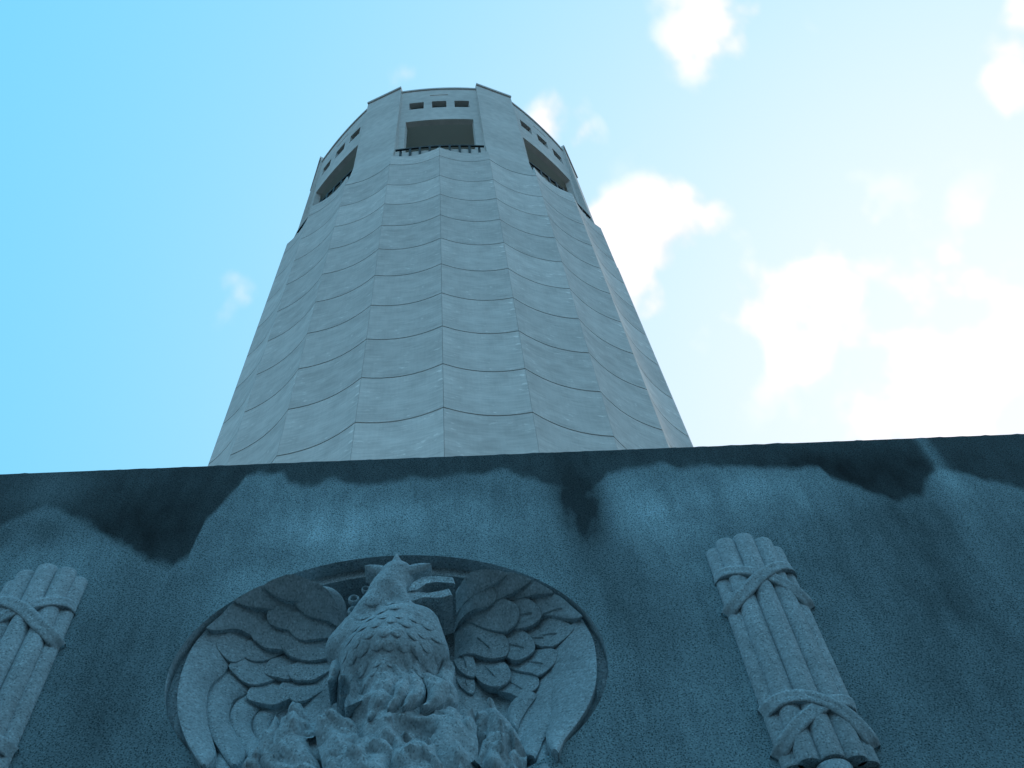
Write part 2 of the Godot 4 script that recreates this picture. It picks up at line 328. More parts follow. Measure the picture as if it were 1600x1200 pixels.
func make_materials() -> void:
	var carved := StandardMaterial3D.new()
	carved.albedo_texture = stone_texture(21, Vector3(0.41, 0.485, 0.515), 1024, 1.2)
	carved.uv1_triplanar = true
	carved.uv1_world_triplanar = true
	carved.uv1_scale = Vector3(0.22, 0.22, 0.22)
	carved.normal_enabled = true
	carved.normal_texture = relief_texture(1024, 0.10, 5, 5.0)
	carved.normal_scale = 0.3
	carved.roughness = 0.95
	carved.metallic_specular = 0.2
	M.carved = carved
	var rods := carved.duplicate()
	rods.normal_scale = 0.14
	M.rods = rods
	# tower concrete for the crown and the joints
	var crown := StandardMaterial3D.new()
	crown.albedo_texture = stone_texture(31, Vector3(0.65, 0.60, 0.565), 512, 0.6)
	crown.uv1_triplanar = true
	crown.uv1_scale = Vector3(0.035, 0.035, 0.035)
	crown.roughness = 0.95
	crown.metallic_specular = 0.2
	M.crown = crown
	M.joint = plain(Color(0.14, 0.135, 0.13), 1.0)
	M.inside = plain(Color(0.56, 0.56, 0.51), 1.0)
	M.metal = plain(Color(0.035, 0.038, 0.04), 0.55)
	M.panels = []
	for k in 5:
		var m := StandardMaterial3D.new()
		m.albedo_texture = panel_texture(40 + 7 * k)
		m.roughness = 0.95
		m.metallic_specular = 0.2
		M.panels.append(m)

# cast concrete: board marks, cloudy tone, lime bloom
func panel_texture(sd: int) -> ImageTexture:
	var size := 384
	var n1 := noise(sd, 0.006, 4)
	var n2 := noise(sd + 1, 0.02, 4)
	var n3 := noise(sd + 2, 0.25, 2)
	var tone := 1.0 + 0.08 * sin(sd * 1.7)
	var data := PackedByteArray()
	data.resize(size * size * 3)
	for y in size:
		var board := 0.018 * sin(floor(y / 21.0) * 12.9898 + sd) - (0.03 if y % 21 < 1 else 0.0)
		for x in size:
			var k := tone * (1.0 + board + 0.17 * n1.get_noise_2d(x, y * 1.6) + 0.07 * n2.get_noise_2d(x * 0.5, y * 3.0) + 0.09 * n3.get_noise_2d(x, y) + 0.05 * n2.get_noise_2d(x * 3.0 + 70.0, y * 0.22) + 0.10 * n2.get_noise_2d(x * 0.25, y * 2.6 + 300.0))
			var lime := smoothstep(0.22, 0.65, n2.get_noise_2d(x * 0.7 + 400.0, y * 1.3)) * smoothstep(-0.1, 0.5, n1.get_noise_2d(x + 900.0, y))
			k += 0.38 * lime
			var i := (y * size + x) * 3
			data[i] = to8(0.67 * k); data[i + 1] = to8(0.615 * k); data[i + 2] = to8(0.58 * k)
	return texture(data, size, size)

# ---------------------------------------------------------------- entrance wall
const TEX_X0 := -4.5
const TEX_X1 := 6.5
const TEX_Y0 := 3.6

func crust_edge(x: float) -> float:
	if x <= CRUST[0].x: return CRUST[0].y
	for i in CRUST.size() - 1:
		if x < CRUST[i + 1].x:
			return lerpf(CRUST[i].y, CRUST[i + 1].y, (x - CRUST[i].x) / maxf(CRUST[i + 1].x - CRUST[i].x, 0.001))
	return CRUST[CRUST.size() - 1].y

func bump(x: float, y: float, cx: float, cy: float, rx: float, ry: float) -> float:
	return exp(-pow((x - cx) / rx, 2.0) - pow((y - cy) / ry, 2.0))

func wall_texture() -> ImageTexture:
	var w := 2048
	var h := 838
	var n1 := noise(61, 0.9, 4)
	var n2 := noise(62, 5.0, 4)
	var n3 := noise(63, 120.0, 1)
	var n4 := noise(64, 45.0, 2)
	var n5 := noise(65, 6.0, 3)
	# broad tone, thickness and softness of the crust: worked out on a coarse grid, then enlarged
	var cw := w / 8
	var ch := h / 8
	var coarse := PackedFloat32Array()
	coarse.resize(cw * ch * 4)
	for j in ch:
		var v := WALL_TOP - (WALL_TOP - TEX_Y0) * (j + 0.5) / ch
		for x in cw:
			var u := TEX_X0 + (TEX_X1 - TEX_X0) * (x + 0.5) / cw
			var c1 := n1.get_noise_2d(u, v)
			var c2 := n2.get_noise_2d(u * 0.6, v * 0.25)
			# damp, dirty patches lower down the wall
			var dirt := 0.34 * bump(u, v, -1.45, 5.8, 0.5, 1.0) + 0.34 * bump(u, v, 1.38, 6.6, 0.25, 0.8) + 0.36 * bump(u, v, 3.2, 6.2, 0.8, 1.2) + 0.40 * bump(u, v, -2.3, 7.35, 0.5, 0.25) + 0.3 * bump(u, v, 3.3, 7.2, 0.5, 0.4) + 0.3 * bump(u, v, -0.75, 7.05, 0.25, 0.15)
			# washed, paler stone under the breaks in the crust
			var wash := 0.75 * bump(u, v, -0.45, 7.25, 0.35, 0.38) + 0.70 * bump(u, v, 1.62, 7.25, 0.27, 0.45) + 0.35 * bump(u, v, 0.4, 7.35, 0.5, 0.25) + 0.40 * bump(u, v, 2.6, 7.45, 0.7, 0.25) + 0.3 * bump(u, v, -2.05, 7.2, 0.35, 0.2) + 0.25 * bump(u, v, -0.9, 6.75, 0.25, 0.4) + 0.45 * bump(u, v, 3.74 - 0.12 * (7.7 - v), 7.3, 0.12, 0.7)
			var i := (j * cw + x) * 4
			coarse[i] = (1.0 + 0.26 * c1) * (1.0 - clampf(dirt * (1.0 + 0.6 * c2 + 0.6 * c1), 0.0, 0.8)) * (1.0 + wash * (1.0 + 1.0 * c2))
			coarse[i + 1] = 0.70 + 0.22 * (bump(u, v, -1.62, 7.35, 0.5, 0.5) + bump(u, v, 3.15, 7.7, 0.6, 0.3) + bump(u, v, 1.17, 7.4, 0.16, 0.5)) - 0.28 * bump(u, v, -2.35, 7.85, 0.22, 0.3) - 0.55 * bump(u, v, 3.74, 7.95, 0.045, 0.4) + 0.12 * c1
			coarse[i + 2] = 1.25 * bump(u, v, 1.20, 7.55, 0.17, 0.62)
	var im := Image.create_from_data(cw, ch, false, Image.FORMAT_RGBAF, coarse.to_byte_array())
	im.resize(w, h, Image.INTERPOLATE_CUBIC)
	var broad := im.get_data().to_float32_array()
	var data := PackedByteArray()
	data.resize(w * h * 3)
	var edge := PackedFloat32Array()
	for x in w: edge.append(crust_edge(TEX_X0 + (TEX_X1 - TEX_X0) * (x + 0.5) / w))
	for j in h:
		var v := WALL_TOP - (WALL_TOP - TEX_Y0) * (j + 0.5) / h
		for x in w:
			var u := TEX_X0 + (TEX_X1 - TEX_X0) * (x + 0.5) / w
			var q := (j * w + x) * 4
			var c2 := n2.get_noise_2d(u, v * 0.6)
			var c4 := n4.get_noise_2d(u, v)
			var streak := n5.get_noise_2d(u * 1.6, v * 0.13)
			var k := broad[q] * (1.0 + 0.14 * c2 + 0.10 * c4 + 0.12 * streak)
			var s := n3.get_noise_2d(u, v)
			if s > 0.40: k *= 1.0 + (s - 0.40) * 1.8
			elif s < -0.36: k *= maxf(0.2, 1.0 + (s + 0.36) * 3.4)
			# black crust hanging from the top edge
			var below := (v - edge[x]) + 0.04 * c2 + 0.015 * c4 + 0.02 * streak
			var soft := broad[q + 2]
			var cover := smoothstep(-0.05, 0.06, below) * clampf(broad[q + 1] + 0.10 * c2, 0.0, 0.95)
			cover = maxf(cover, clampf(soft * (1.0 + 0.4 * c2 + 0.25 * streak) - 0.12, 0.0, 0.84))
			var i := (j * w + x) * 3
			data[i] = to8(lerpf(0.235 * k, 0.014, cover))
			data[i + 1] = to8(lerpf(0.33 * k, 0.015, cover))
			data[i + 2] = to8(lerpf(0.36 * k, 0.016, cover))
	return texture(data, w, h)

func wall_uv(x: float, y: float) -> Vector2:
	var t := (x - TEX_X0) / (TEX_X1 - TEX_X0)
	if t < 0.0: t = -t
	if t > 1.0: t = 2.0 - t
	return Vector2(t, clampf((WALL_TOP - y) / (WALL_TOP - TEX_Y0), 0.0, 1.0))

func wall_quad(st: SurfaceTool, x0: float, y0: float, x1: float, y1: float) -> void:
	quad(st, Vector3(x0, y0, 0), Vector3(x1, y0, 0), Vector3(x1, y1, 0), Vector3(x0, y1, 0), wall_uv(x0, y0), wall_uv(x1, y0), wall_uv(x1, y1), wall_uv(x0, y1))

func oval(k: int, n: int, half: Vector2) -> Vector2:
	var a := TAU * k / n
	return NICHE + Vector2(cos(a) * half.x, sin(a) * half.y)

func make_wall() -> void:
	var t := thing("entrance_wall", Vector3.ZERO, "dark grey concrete entrance wall with black weathering crust along its top edge", "wall")
	var m := StandardMaterial3D.new()
	m.albedo_texture = wall_texture()
	m.roughness = 0.95
	m.metallic_specular = 0.2
	m.normal_enabled = true
	m.normal_texture = relief_texture(2048, 0.28, 8, 5.0, 838)
	m.normal_scale = 0.12
	# the face, with an oval hole for the niche
	var st := begin()
	st.set_smooth_group(-1)
	var x0 := -1.5; var x1 := 1.5; var y0 := 4.9; var y1 := 7.2
	var n := 144
	for k in n:
		var pts := []
		for j in [k, k + 1]:
			var p := oval(j, n, NICHE_A)
			var d := p - NICHE
			var s := minf((x1 - NICHE.x) / maxf(absf(d.x), 1e-6), ((y1 - NICHE.y) if d.y > 0 else (NICHE.y - y0)) / maxf(absf(d.y), 1e-6))
			pts.append(p); pts.append(NICHE + d * s)
		var a: Vector2 = pts[0]; var b: Vector2 = pts[1]; var c: Vector2 = pts[3]; var e: Vector2 = pts[2]
		quad(st, Vector3(a.x, a.y, 0), Vector3(b.x, b.y, 0), Vector3(c.x, c.y, 0), Vector3(e.x, e.y, 0), wall_uv(a.x, a.y), wall_uv(b.x, b.y), wall_uv(c.x, c.y), wall_uv(e.x, e.y))
		# a ray turns a corner of the frame between b and c
		if absf(b.x - c.x) > 1e-4 and absf(b.y - c.y) > 1e-4:
			var q := Vector2(x1 if b.x + c.x > 0 else x0, y1 if b.y + c.y > 2 * NICHE.y else y0)
			vert(st, Vector3(b.x, b.y, 0), wall_uv(b.x, b.y)); vert(st, Vector3(c.x, c.y, 0), wall_uv(c.x, c.y)); vert(st, Vector3(q.x, q.y, 0), wall_uv(q.x, q.y))
	var xs := [-8.0, TEX_X0, x0, x1, TEX_X1, 9.0]
	for i in xs.size() - 1:
		for r in [[0.0, TEX_Y0], [TEX_Y0, y0], [y0, y1], [y1, WALL_TOP - 0.02]]:
			if i == 2 and r[0] == y0: continue
			wall_quad(st, xs[i], r[0], xs[i + 1], r[1])
	# a worn, slightly uneven arris, then the top, back and ends
	var e1 := noise(71, 2.2, 4)
	var steps := 500
	for i in steps:
		var xa := lerpf(-8.0, 9.0, i / float(steps)); var xb := lerpf(-8.0, 9.0, (i + 1) / float(steps))
		var ya := WALL_TOP + 0.014 * e1.get_noise_1d(xa * 3.0); var yb := WALL_TOP + 0.014 * e1.get_noise_1d(xb * 3.0)
		quad(st, Vector3(xa, WALL_TOP - 0.02, 0), Vector3(xb, WALL_TOP - 0.02, 0), Vector3(xb, yb, -0.012), Vector3(xa, ya, -0.012), wall_uv(xa, WALL_TOP - 0.02), wall_uv(xb, WALL_TOP - 0.02), wall_uv(xb, WALL_TOP), wall_uv(xa, WALL_TOP))
		quad(st, Vector3(xa, ya, -0.012), Vector3(xb, yb, -0.012), Vector3(xb, WALL_TOP, -0.6), Vector3(xa, WALL_TOP, -0.6), wall_uv(xa, WALL_TOP), wall_uv(xb, WALL_TOP), wall_uv(xb, WALL_TOP), wall_uv(xa, WALL_TOP))
	put(done(st), "wall_face", m, t)
	# stepped reveal of the niche
	var rv := begin()
	for k in n:
		var a0 := oval(k, n, NICHE_A); var a1 := oval(k + 1, n, NICHE_A)
		var b0 := oval(k, n, NICHE_B); var b1 := oval(k + 1, n, NICHE_B)
		rv.set_smooth_group(1)
		quad(rv, Vector3(a0.x, a0.y, STEP_1), Vector3(a1.x, a1.y, STEP_1), Vector3(a1.x, a1.y, 0), Vector3(a0.x, a0.y, 0))
		rv.set_smooth_group(2)
		quad(rv, Vector3(a1.x, a1.y, STEP_1), Vector3(a0.x, a0.y, STEP_1), Vector3(b0.x, b0.y, STEP_1), Vector3(b1.x, b1.y, STEP_1))
		rv.set_smooth_group(3)
		quad(rv, Vector3(b0.x, b0.y, STEP_2), Vector3(b1.x, b1.y, STEP_2), Vector3(b1.x, b1.y, STEP_1), Vector3(b0.x, b0.y, STEP_1))
		rv.set_smooth_group(4)
		vert(rv, Vector3(NICHE.x, NICHE.y, STEP_2), Vector2.ZERO); vert(rv, Vector3(b1.x, b1.y, STEP_2), Vector2.ZERO); vert(rv, Vector3(b0.x, b0.y, STEP_2), Vector2.ZERO)
	put(done(rv), "niche", M.carved, t)
	var bk := begin()
	box(bk, Vector3(-8.0, 0.0, -0.6), Vector3(9.0, WALL_TOP - 0.004, -0.55))
	box(bk, Vector3(-8.0, 0.0, -0.55), Vector3(-7.98, WALL_TOP - 0.03, -0.001))
	box(bk, Vector3(8.98, 0.0, -0.55), Vector3(9.0, WALL_TOP - 0.03, -0.001))
	put(done(bk), "wall_back", M.carved, t)
	# the low block behind the wall, on which the tower stands
	var b := thing("base_building", Vector3(0, 0, 0), "low concrete building block behind the entrance wall under the tower", "building")
	var bs := begin()
	box(bs, Vector3(-7.9, 0.0, -30.0), Vector3(8.9, 7.2, -0.61))
	put(done(bs), "block", M.crown, b)

# ---------------------------------------------------------------- carving
func add_feather(st: SurfaceTool, rows: Array, n_across: int, back: float) -> void:
	# rows: arrays of Vector3 from root to tip; the face, then a skirt that runs back into the stone
	var ns := rows.size()
	st.set_smooth_group(1)
	for i in ns - 1:
		for j in n_across - 1:
			quad(st, rows[i][j], rows[i + 1][j], rows[i + 1][j + 1], rows[i][j + 1])
	st.set_smooth_group(2)
	var rim := []
	for i in ns: rim.append(rows[i][0])
	for j in range(1, n_across): rim.append(rows[ns - 1][j])
	for i in range(ns - 2, -1, -1): rim.append(rows[i][n_across - 1])
	for i in rim.size() - 1:
		var a: Vector3 = rim[i]; var b: Vector3 = rim[i + 1]
		if a.distance_to(b) < 1e-5: continue
		quad(st, a, Vector3(a.x, a.y, a.z - back), Vector3(b.x, b.y, b.z - back), b)

func leaf(root: Vector2, tip: Vector2, half: float, bend: float, roundness: float, depth: Callable, dome: float, rough := 0.0, back := 0.07) -> ArrayMesh:
	var ns := 13
	var nt := 9
	var along := tip - root
	var side := Vector2(-along.y, along.x).normalized()
	var rows := []
	for i in ns:
		var s := i / float(ns - 1)
		s = 1.0 - pow(1.0 - s, 1.5)
		var c := root + along * s + side * (bend * along.length() * 4.0 * s * (1.0 - s))
		var wr := lerpf(0.8, 1.0, minf(s / 0.55, 1.0)) * sqrt(maxf(0.0, 1.0 - pow(maxf(0.0, (s - 0.5) / 0.5), 2.2)))
		var wp := lerpf(0.75, 1.0, minf(s / 0.35, 1.0)) * pow(maxf(0.0, 1.0 - pow(maxf(0.0, (s - 0.3) / 0.7), 1.5)), 0.9)
		var wd := half * lerpf(wp, wr, roundness)
		var row := []
		for j in nt:
			var t := j / float(nt - 1) * 2.0 - 1.0
			var p := c + side * (t * wd)
			var z: float = depth.call(p, s)
			z += dome * (1.0 - t * t) * (0.3 + 0.7 * sqrt(maxf(0.0, 1.0 - s * s * 0.8))) - 0.35 * dome * pow(absf(t), 6.0)
			z += rough * worn.get_noise_3d(p.x * 2.0, p.y * 2.0, root.x * 9.0)
			row.append(Vector3(p.x, p.y, z))
		rows.append(row)
	var st := begin()
	add_feather(st, rows, nt, back)
	return done(st)

# how deep the dished wings lie at a place on the wall
func wing_depth(p: Vector2) -> float:
	var dx := absf(p.x) - 0.48
	var dy := p.y - 6.28
	return -0.27 + (0.60 if dx > 0.0 else 0.42) * dx * dx + (1.25 if dy > 0.0 else 0.27) * dy * dy

# a flat carved feather: its outline laid on the dished wing, with a bevelled edge
func pad(outline: Array, off: float, quill: bool) -> ArrayMesh:
	var c := Curve2D.new()
	var n := outline.size() / 2
	for k in n + 1: c.add_point(Vector2(outline[2 * (k % n)], outline[2 * (k % n) + 1]))
	c.bake_interval = 0.008
	for k in n + 1:
		var d := (c.get_point_position((k + 1) % n) - c.get_point_position((k + n - 1) % n)) / 6.5
		c.set_point_in(k, -d); c.set_point_out(k, d)
	var mid := Vector2.ZERO
	for k in n: mid += c.get_point_position(k) / n
	var up := (Vector2(signf(mid.x) * 0.35, 6.62) - mid).normalized()
	var m := 40
	var rings := []
	for r in [[0.88, -0.07], [0.985, -0.013], [1.0, -0.005], [0.975, 0.0], [0.6, 0.003], [0.0, 0.004]]:
		var row := []
		for k in m + 1:
			var p: Vector2 = mid + (c.sample_baked(c.get_baked_length() * (k % m) / m, true) - mid) * r[0]
			row.append(Vector3(p.x, p.y, wing_depth(p) + off + r[1] - 0.22 * maxf(0.0, (p - mid).dot(up) + 0.03) - shoulder_roll(absf(p.x), p.y, 0.30 if p.x < 0.0 else 0.345)))
		rings.append(row)
	var area := 0.0
	for k in m: area += rings[0][k].x * rings[0][k + 1].y - rings[0][k + 1].x * rings[0][k].y
	var st := begin()
	for r in rings.size() - 1:
		st.set_smooth_group(mini(r, 3) + 1)
		for k in m:
			if area > 0.0: quad(st, rings[r][k], rings[r][k + 1], rings[r + 1][k + 1], rings[r + 1][k])
			else: quad(st, rings[r][k + 1], rings[r][k], rings[r + 1][k], rings[r + 1][k + 1])
	if quill:
		# the shaft of the feather, a fine ridge
		st.set_smooth_group(-1)
		var side := Vector2(-up.y, up.x) * 0.005
		for k in 6:
			var q := []
			for e in [k, k + 1]:
				var p: Vector2 = mid + up * (0.045 - 0.018 * e)
				var z := wing_depth(p) + off + 0.003 - 0.22 * maxf(0.0, (p - mid).dot(up) + 0.03)
				q.append([Vector3(p.x - side.x, p.y - side.y, z - 0.004), Vector3(p.x, p.y, z + 0.009), Vector3(p.x + side.x, p.y + side.y, z - 0.004)])
			quad(st, q[0][0], q[1][0], q[1][1], q[0][1]); quad(st, q[0][1], q[1][1], q[1][2], q[0][2])
	return done(st)

func shoulder_roll(x: float, y: float, xin: float) -> float:
	var d := clampf((x - xin) / 0.13, 0.0, 1.0)
	return smoothstep(6.30, 6.45, y) * 0.20 * (1.0 - sqrt(1.0 - (1.0 - d) * (1.0 - d)))

func make_wing(parent: Node3D, feathers: Array, flight: Array, mirror: float) -> void:
	# the sheet of stone that the feathers are cut in, rolled over at the shoulder
	var st := begin()
	st.set_smooth_group(1)
	var nx := 30; var ny := 70
	var grid := []
	for j in ny + 1:
		var y := lerpf(5.02, 6.784, sin(j / float(ny) * PI / 2.0))
		var xin := lerpf(0.14, 0.30 if mirror < 0.0 else 0.345, smoothstep(6.15, 6.42, y))
		var xout := 1.10 * pow(maxf(0.0, 1.0 - pow(absf(y - 6.03) / 0.755, 4.0)), 0.4)
		xout = minf(maxf(xout, xin + 0.02), lerpf(0.66, 1.1, smoothstep(5.2, 5.75, y)))
		var row := []
		for i in nx + 1:
			var x := lerpf(xin, xout, i / float(nx))
			row.append(Vector3(mirror * x, y, wing_depth(Vector2(x, y)) - lerpf(lerpf(0.012, 0.075, smoothstep(0.40, 0.60, x)), 0.012, smoothstep(6.25, 6.55, y)) - shoulder_roll(x, y, xin) - 0.16 * (1.0 - sqrt(1.0 - pow(1.0 - clampf((6.785 - y) / 0.075, 0.0, 1.0), 2.0)))))
		grid.append(row)
	for i in nx:
		for j in ny:
			if mirror < 0.0: quad(st, grid[j][i + 1], grid[j][i], grid[j + 1][i], grid[j + 1][i + 1])
			else: quad(st, grid[j][i], grid[j][i + 1], grid[j + 1][i + 1], grid[j + 1][i])
	for j in ny:
		var a: Vector3 = grid[j][0]; var b: Vector3 = grid[j + 1][0]
		quad(st, b, a, Vector3(a.x, a.y, -0.525), Vector3(b.x, b.y, -0.525))
		a = grid[j][nx]; b = grid[j + 1][nx]
		quad(st, a, b, Vector3(b.x, b.y, -0.525), Vector3(a.x, a.y, -0.525))
	var wing := put(done(st), "wing", M.carved, parent)
	for f in feathers: put(pad(f[0], f[1], mirror > 0.0 and f[1] < 0.045), "feather", M.carved, wing)
	for f in flight:
		var a: Array = f[0]; var b: Array = f[1]
		var rows := []
		var ca := Curve2D.new(); var cb := Curve2D.new()
		for k in a.size() / 2:
			ca.add_point(Vector2(a[2 * k], a[2 * k + 1])); cb.add_point(Vector2(b[2 * k], b[2 * k + 1]))
		smooth_curve(ca); smooth_curve(cb)
		for i in 25:
			var s := i / 24.0
			var p0 := ca.sample_baked(ca.get_baked_length() * s, true); var p1 := cb.sample_baked(cb.get_baked_length() * s, true)
			var row := []
			for j in 9:
				var t := j / 8.0 * 2.0 - 1.0
				var p := p0.lerp(p1, j / 8.0)
				row.append(Vector3(p.x, p.y, wing_depth(p) + f[2] + 0.014 * (1.0 - t * t) - 0.008 * pow(absf(t), 6.0) + 0.01 * s))
			rows.append(row)
		var fs := begin()
		add_feather(fs, rows, 9, 0.10)
		put(done(fs), "flight_feather", M.carved, wing)

func smooth_curve(c: Curve2D) -> void:
	c.bake_interval = 0.01
	for i in range(1, c.point_count - 1):
		var d := (c.get_point_position(i + 1) - c.get_point_position(i - 1)) / 6.0
		c.set_point_in(i, -d); c.set_point_out(i, d)

func blob(st: SurfaceTool, c: Vector3, r: Vector3, nu := 16, nv := 10) -> void:
	st.set_smooth_group(1)
	for i in nu:
		for j in nv:
			var q := []
			for o in [[0, 0], [1, 0], [1, 1], [0, 1]]:
				var a: float = TAU * (i + o[0]) / nu; var b: float = PI * ((j + o[1]) / float(nv) - 0.5)
				q.append(c + Vector3(cos(a) * cos(b) * r.x, sin(b) * r.y, -sin(a) * cos(b) * r.z))
			quad(st, q[0], q[1], q[2], q[3])

var caps := []
var worn := noise(91, 4.5, 3)
func field(p: Vector3) -> float:
	var d := 10.0
	for c in caps:
		var pa: Vector3 = p - c[0]
		var t: float = clampf(pa.dot(c[2]) * c[3], 0.0, 1.0)
		var e: float = (pa - c[2] * t).length() - lerpf(c[4], c[5], t)
		var h := maxf(0.045 - absf(d - e), 0.0) / 0.045
		d = minf(d, e) - h * h * 0.01125
	if d < 0.1 and p.y < 6.0: d += 0.10 * worn.get_noise_3dv(p) * smoothstep(6.0, 5.75, p.y)
	return d

func surface_net(lo: Vector3, hi: Vector3, cell: float) -> ArrayMesh:
	var n := Vector3i(((hi - lo) / cell).ceil()) + Vector3i.ONE
	var v := PackedFloat32Array()
	v.resize(n.x * n.y * n.z)
	# sample coarsely first: cells far from the surface need no more
	for z in n.z:
		for y in n.y:
			var x := 0
			while x < n.x:
				var d := field(lo + Vector3(x, y, z) * cell)
				var run := maxi(1, int((absf(d) - cell * 1.8) / cell))
				for k in mini(run, n.x - x): v[(z * n.y + y) * n.x + x + k] = d
				x += run
	var ids := {}
	var pts := PackedVector3Array()
	for z in n.z - 1:
		for y in n.y - 1:
			for x in n.x - 1:
				var b := (z * n.y + y) * n.x + x
				var s := 0
				var sum := Vector3.ZERO
				var cnt := 0
				var q := [v[b], v[b + 1], v[b + n.x], v[b + n.x + 1], v[b + n.x * n.y], v[b + n.x * n.y + 1], v[b + n.x * n.y + n.x], v[b + n.x * n.y + n.x + 1]]
				for k in 8: s += 1 if q[k] < 0.0 else 0
				if s == 0 or s == 8: continue
				for e in [[0, 1], [2, 3], [4, 5], [6, 7], [0, 2], [1, 3], [4, 6], [5, 7], [0, 4], [1, 5], [2, 6], [3, 7]]:
					var fa: float = q[e[0]]; var fb: float = q[e[1]]
					if (fa < 0.0) == (fb < 0.0): continue
					var pa := Vector3(e[0] & 1, (e[0] >> 1) & 1, e[0] >> 2); var pb := Vector3(e[1] & 1, (e[1] >> 1) & 1, e[1] >> 2)
					sum += pa.lerp(pb, fa / (fa - fb)); cnt += 1
				ids[b] = pts.size()
				pts.append(lo + (Vector3(x, y, z) + sum / cnt) * cell)
	var st := begin()
	st.set_smooth_group(1)
	var sx := 1; var sy := n.x; var sz := n.x * n.y
	for b in ids:
		for ax in [[sx, sy, sz], [sy, sz, sx], [sz, sx, sy]]:
			var o: int = b + ax[0]
			if (v[b] < 0.0) == (v[o] < 0.0): continue
			var i1: int = ids.get(b, -1); var i2: int = ids.get(b - ax[1], -1); var i3: int = ids.get(b - ax[1] - ax[2], -1); var i4: int = ids.get(b - ax[2], -1)
			if i1 < 0 or i2 < 0 or i3 < 0 or i4 < 0: continue
			if v[b] < 0.0: quad(st, pts[i1], pts[i2], pts[i3], pts[i4])
			else: quad(st, pts[i4], pts[i3], pts[i2], pts[i1])
	return done(st)

const FX0 := -0.5
const FY0 := 5.2
const FSTEP := 0.02
func make_front() -> void:
	for j in 90:
		for i in 52:
			var p := Vector3(FX0 + i * FSTEP, FY0 + j * FSTEP, 0.45)
			for k in 24:
				var d := field(p)
				if d < 0.004: break
				p.z -= maxf(d, 0.006)
				if p.z < -0.3: break
			front_grid.append(p.z)

func body_front(p: Vector2) -> float:
	var x := clampf((p.x - FX0) / FSTEP, 0.0, 50.9); var y := clampf((p.y - FY0) / FSTEP, 0.0, 88.9)
	var i := int(x); var j := int(y)
	var a := lerpf(front_grid[j * 52 + i], front_grid[j * 52 + i + 1], x - i)
	var b := lerpf(front_grid[j * 52 + 52 + i], front_grid[j * 52 + 53 + i], x - i)
	return lerpf(a, b, y - j)

# a thick plate with a bevelled front edge, cut from the outline (x, y pairs)
func plate(outline: Array, z_back: float, z_front: float) -> ArrayMesh:
	var pts := PackedVector2Array()
	for k in outline.size() / 2: pts.append(Vector2(outline[2 * k], outline[2 * k + 1]))
	if Geometry2D.is_polygon_clockwise(pts): pts.reverse()
	var inner := PackedVector2Array()
	var mid := Vector2.ZERO
	for p in pts: mid += p / pts.size()
	for p in pts: inner.append(p + (mid - p).normalized() * minf(0.008, p.distance_to(mid) * 0.3))
	var st := begin()
	st.set_smooth_group(-1)
	var n := pts.size()
	for k in n:
		var a := pts[k]; var b := pts[(k + 1) % n]; var c := inner[(k + 1) % n]; var d := inner[k]
		quad(st, Vector3(a.x, a.y, z_back), Vector3(b.x, b.y, z_back), Vector3(b.x, b.y, z_front - 0.008), Vector3(a.x, a.y, z_front - 0.008))
		quad(st, Vector3(a.x, a.y, z_front - 0.008), Vector3(b.x, b.y, z_front - 0.008), Vector3(c.x, c.y, z_front), Vector3(d.x, d.y, z_front))
	var tris := Geometry2D.triangulate_polygon(inner)
	for k in tris.size() / 3:
		for o in [0, 2, 1]:
			var p := inner[tris[3 * k + o]]
			vert(st, Vector3(p.x, p.y, z_front), Vector2.ZERO)
	return done(st)

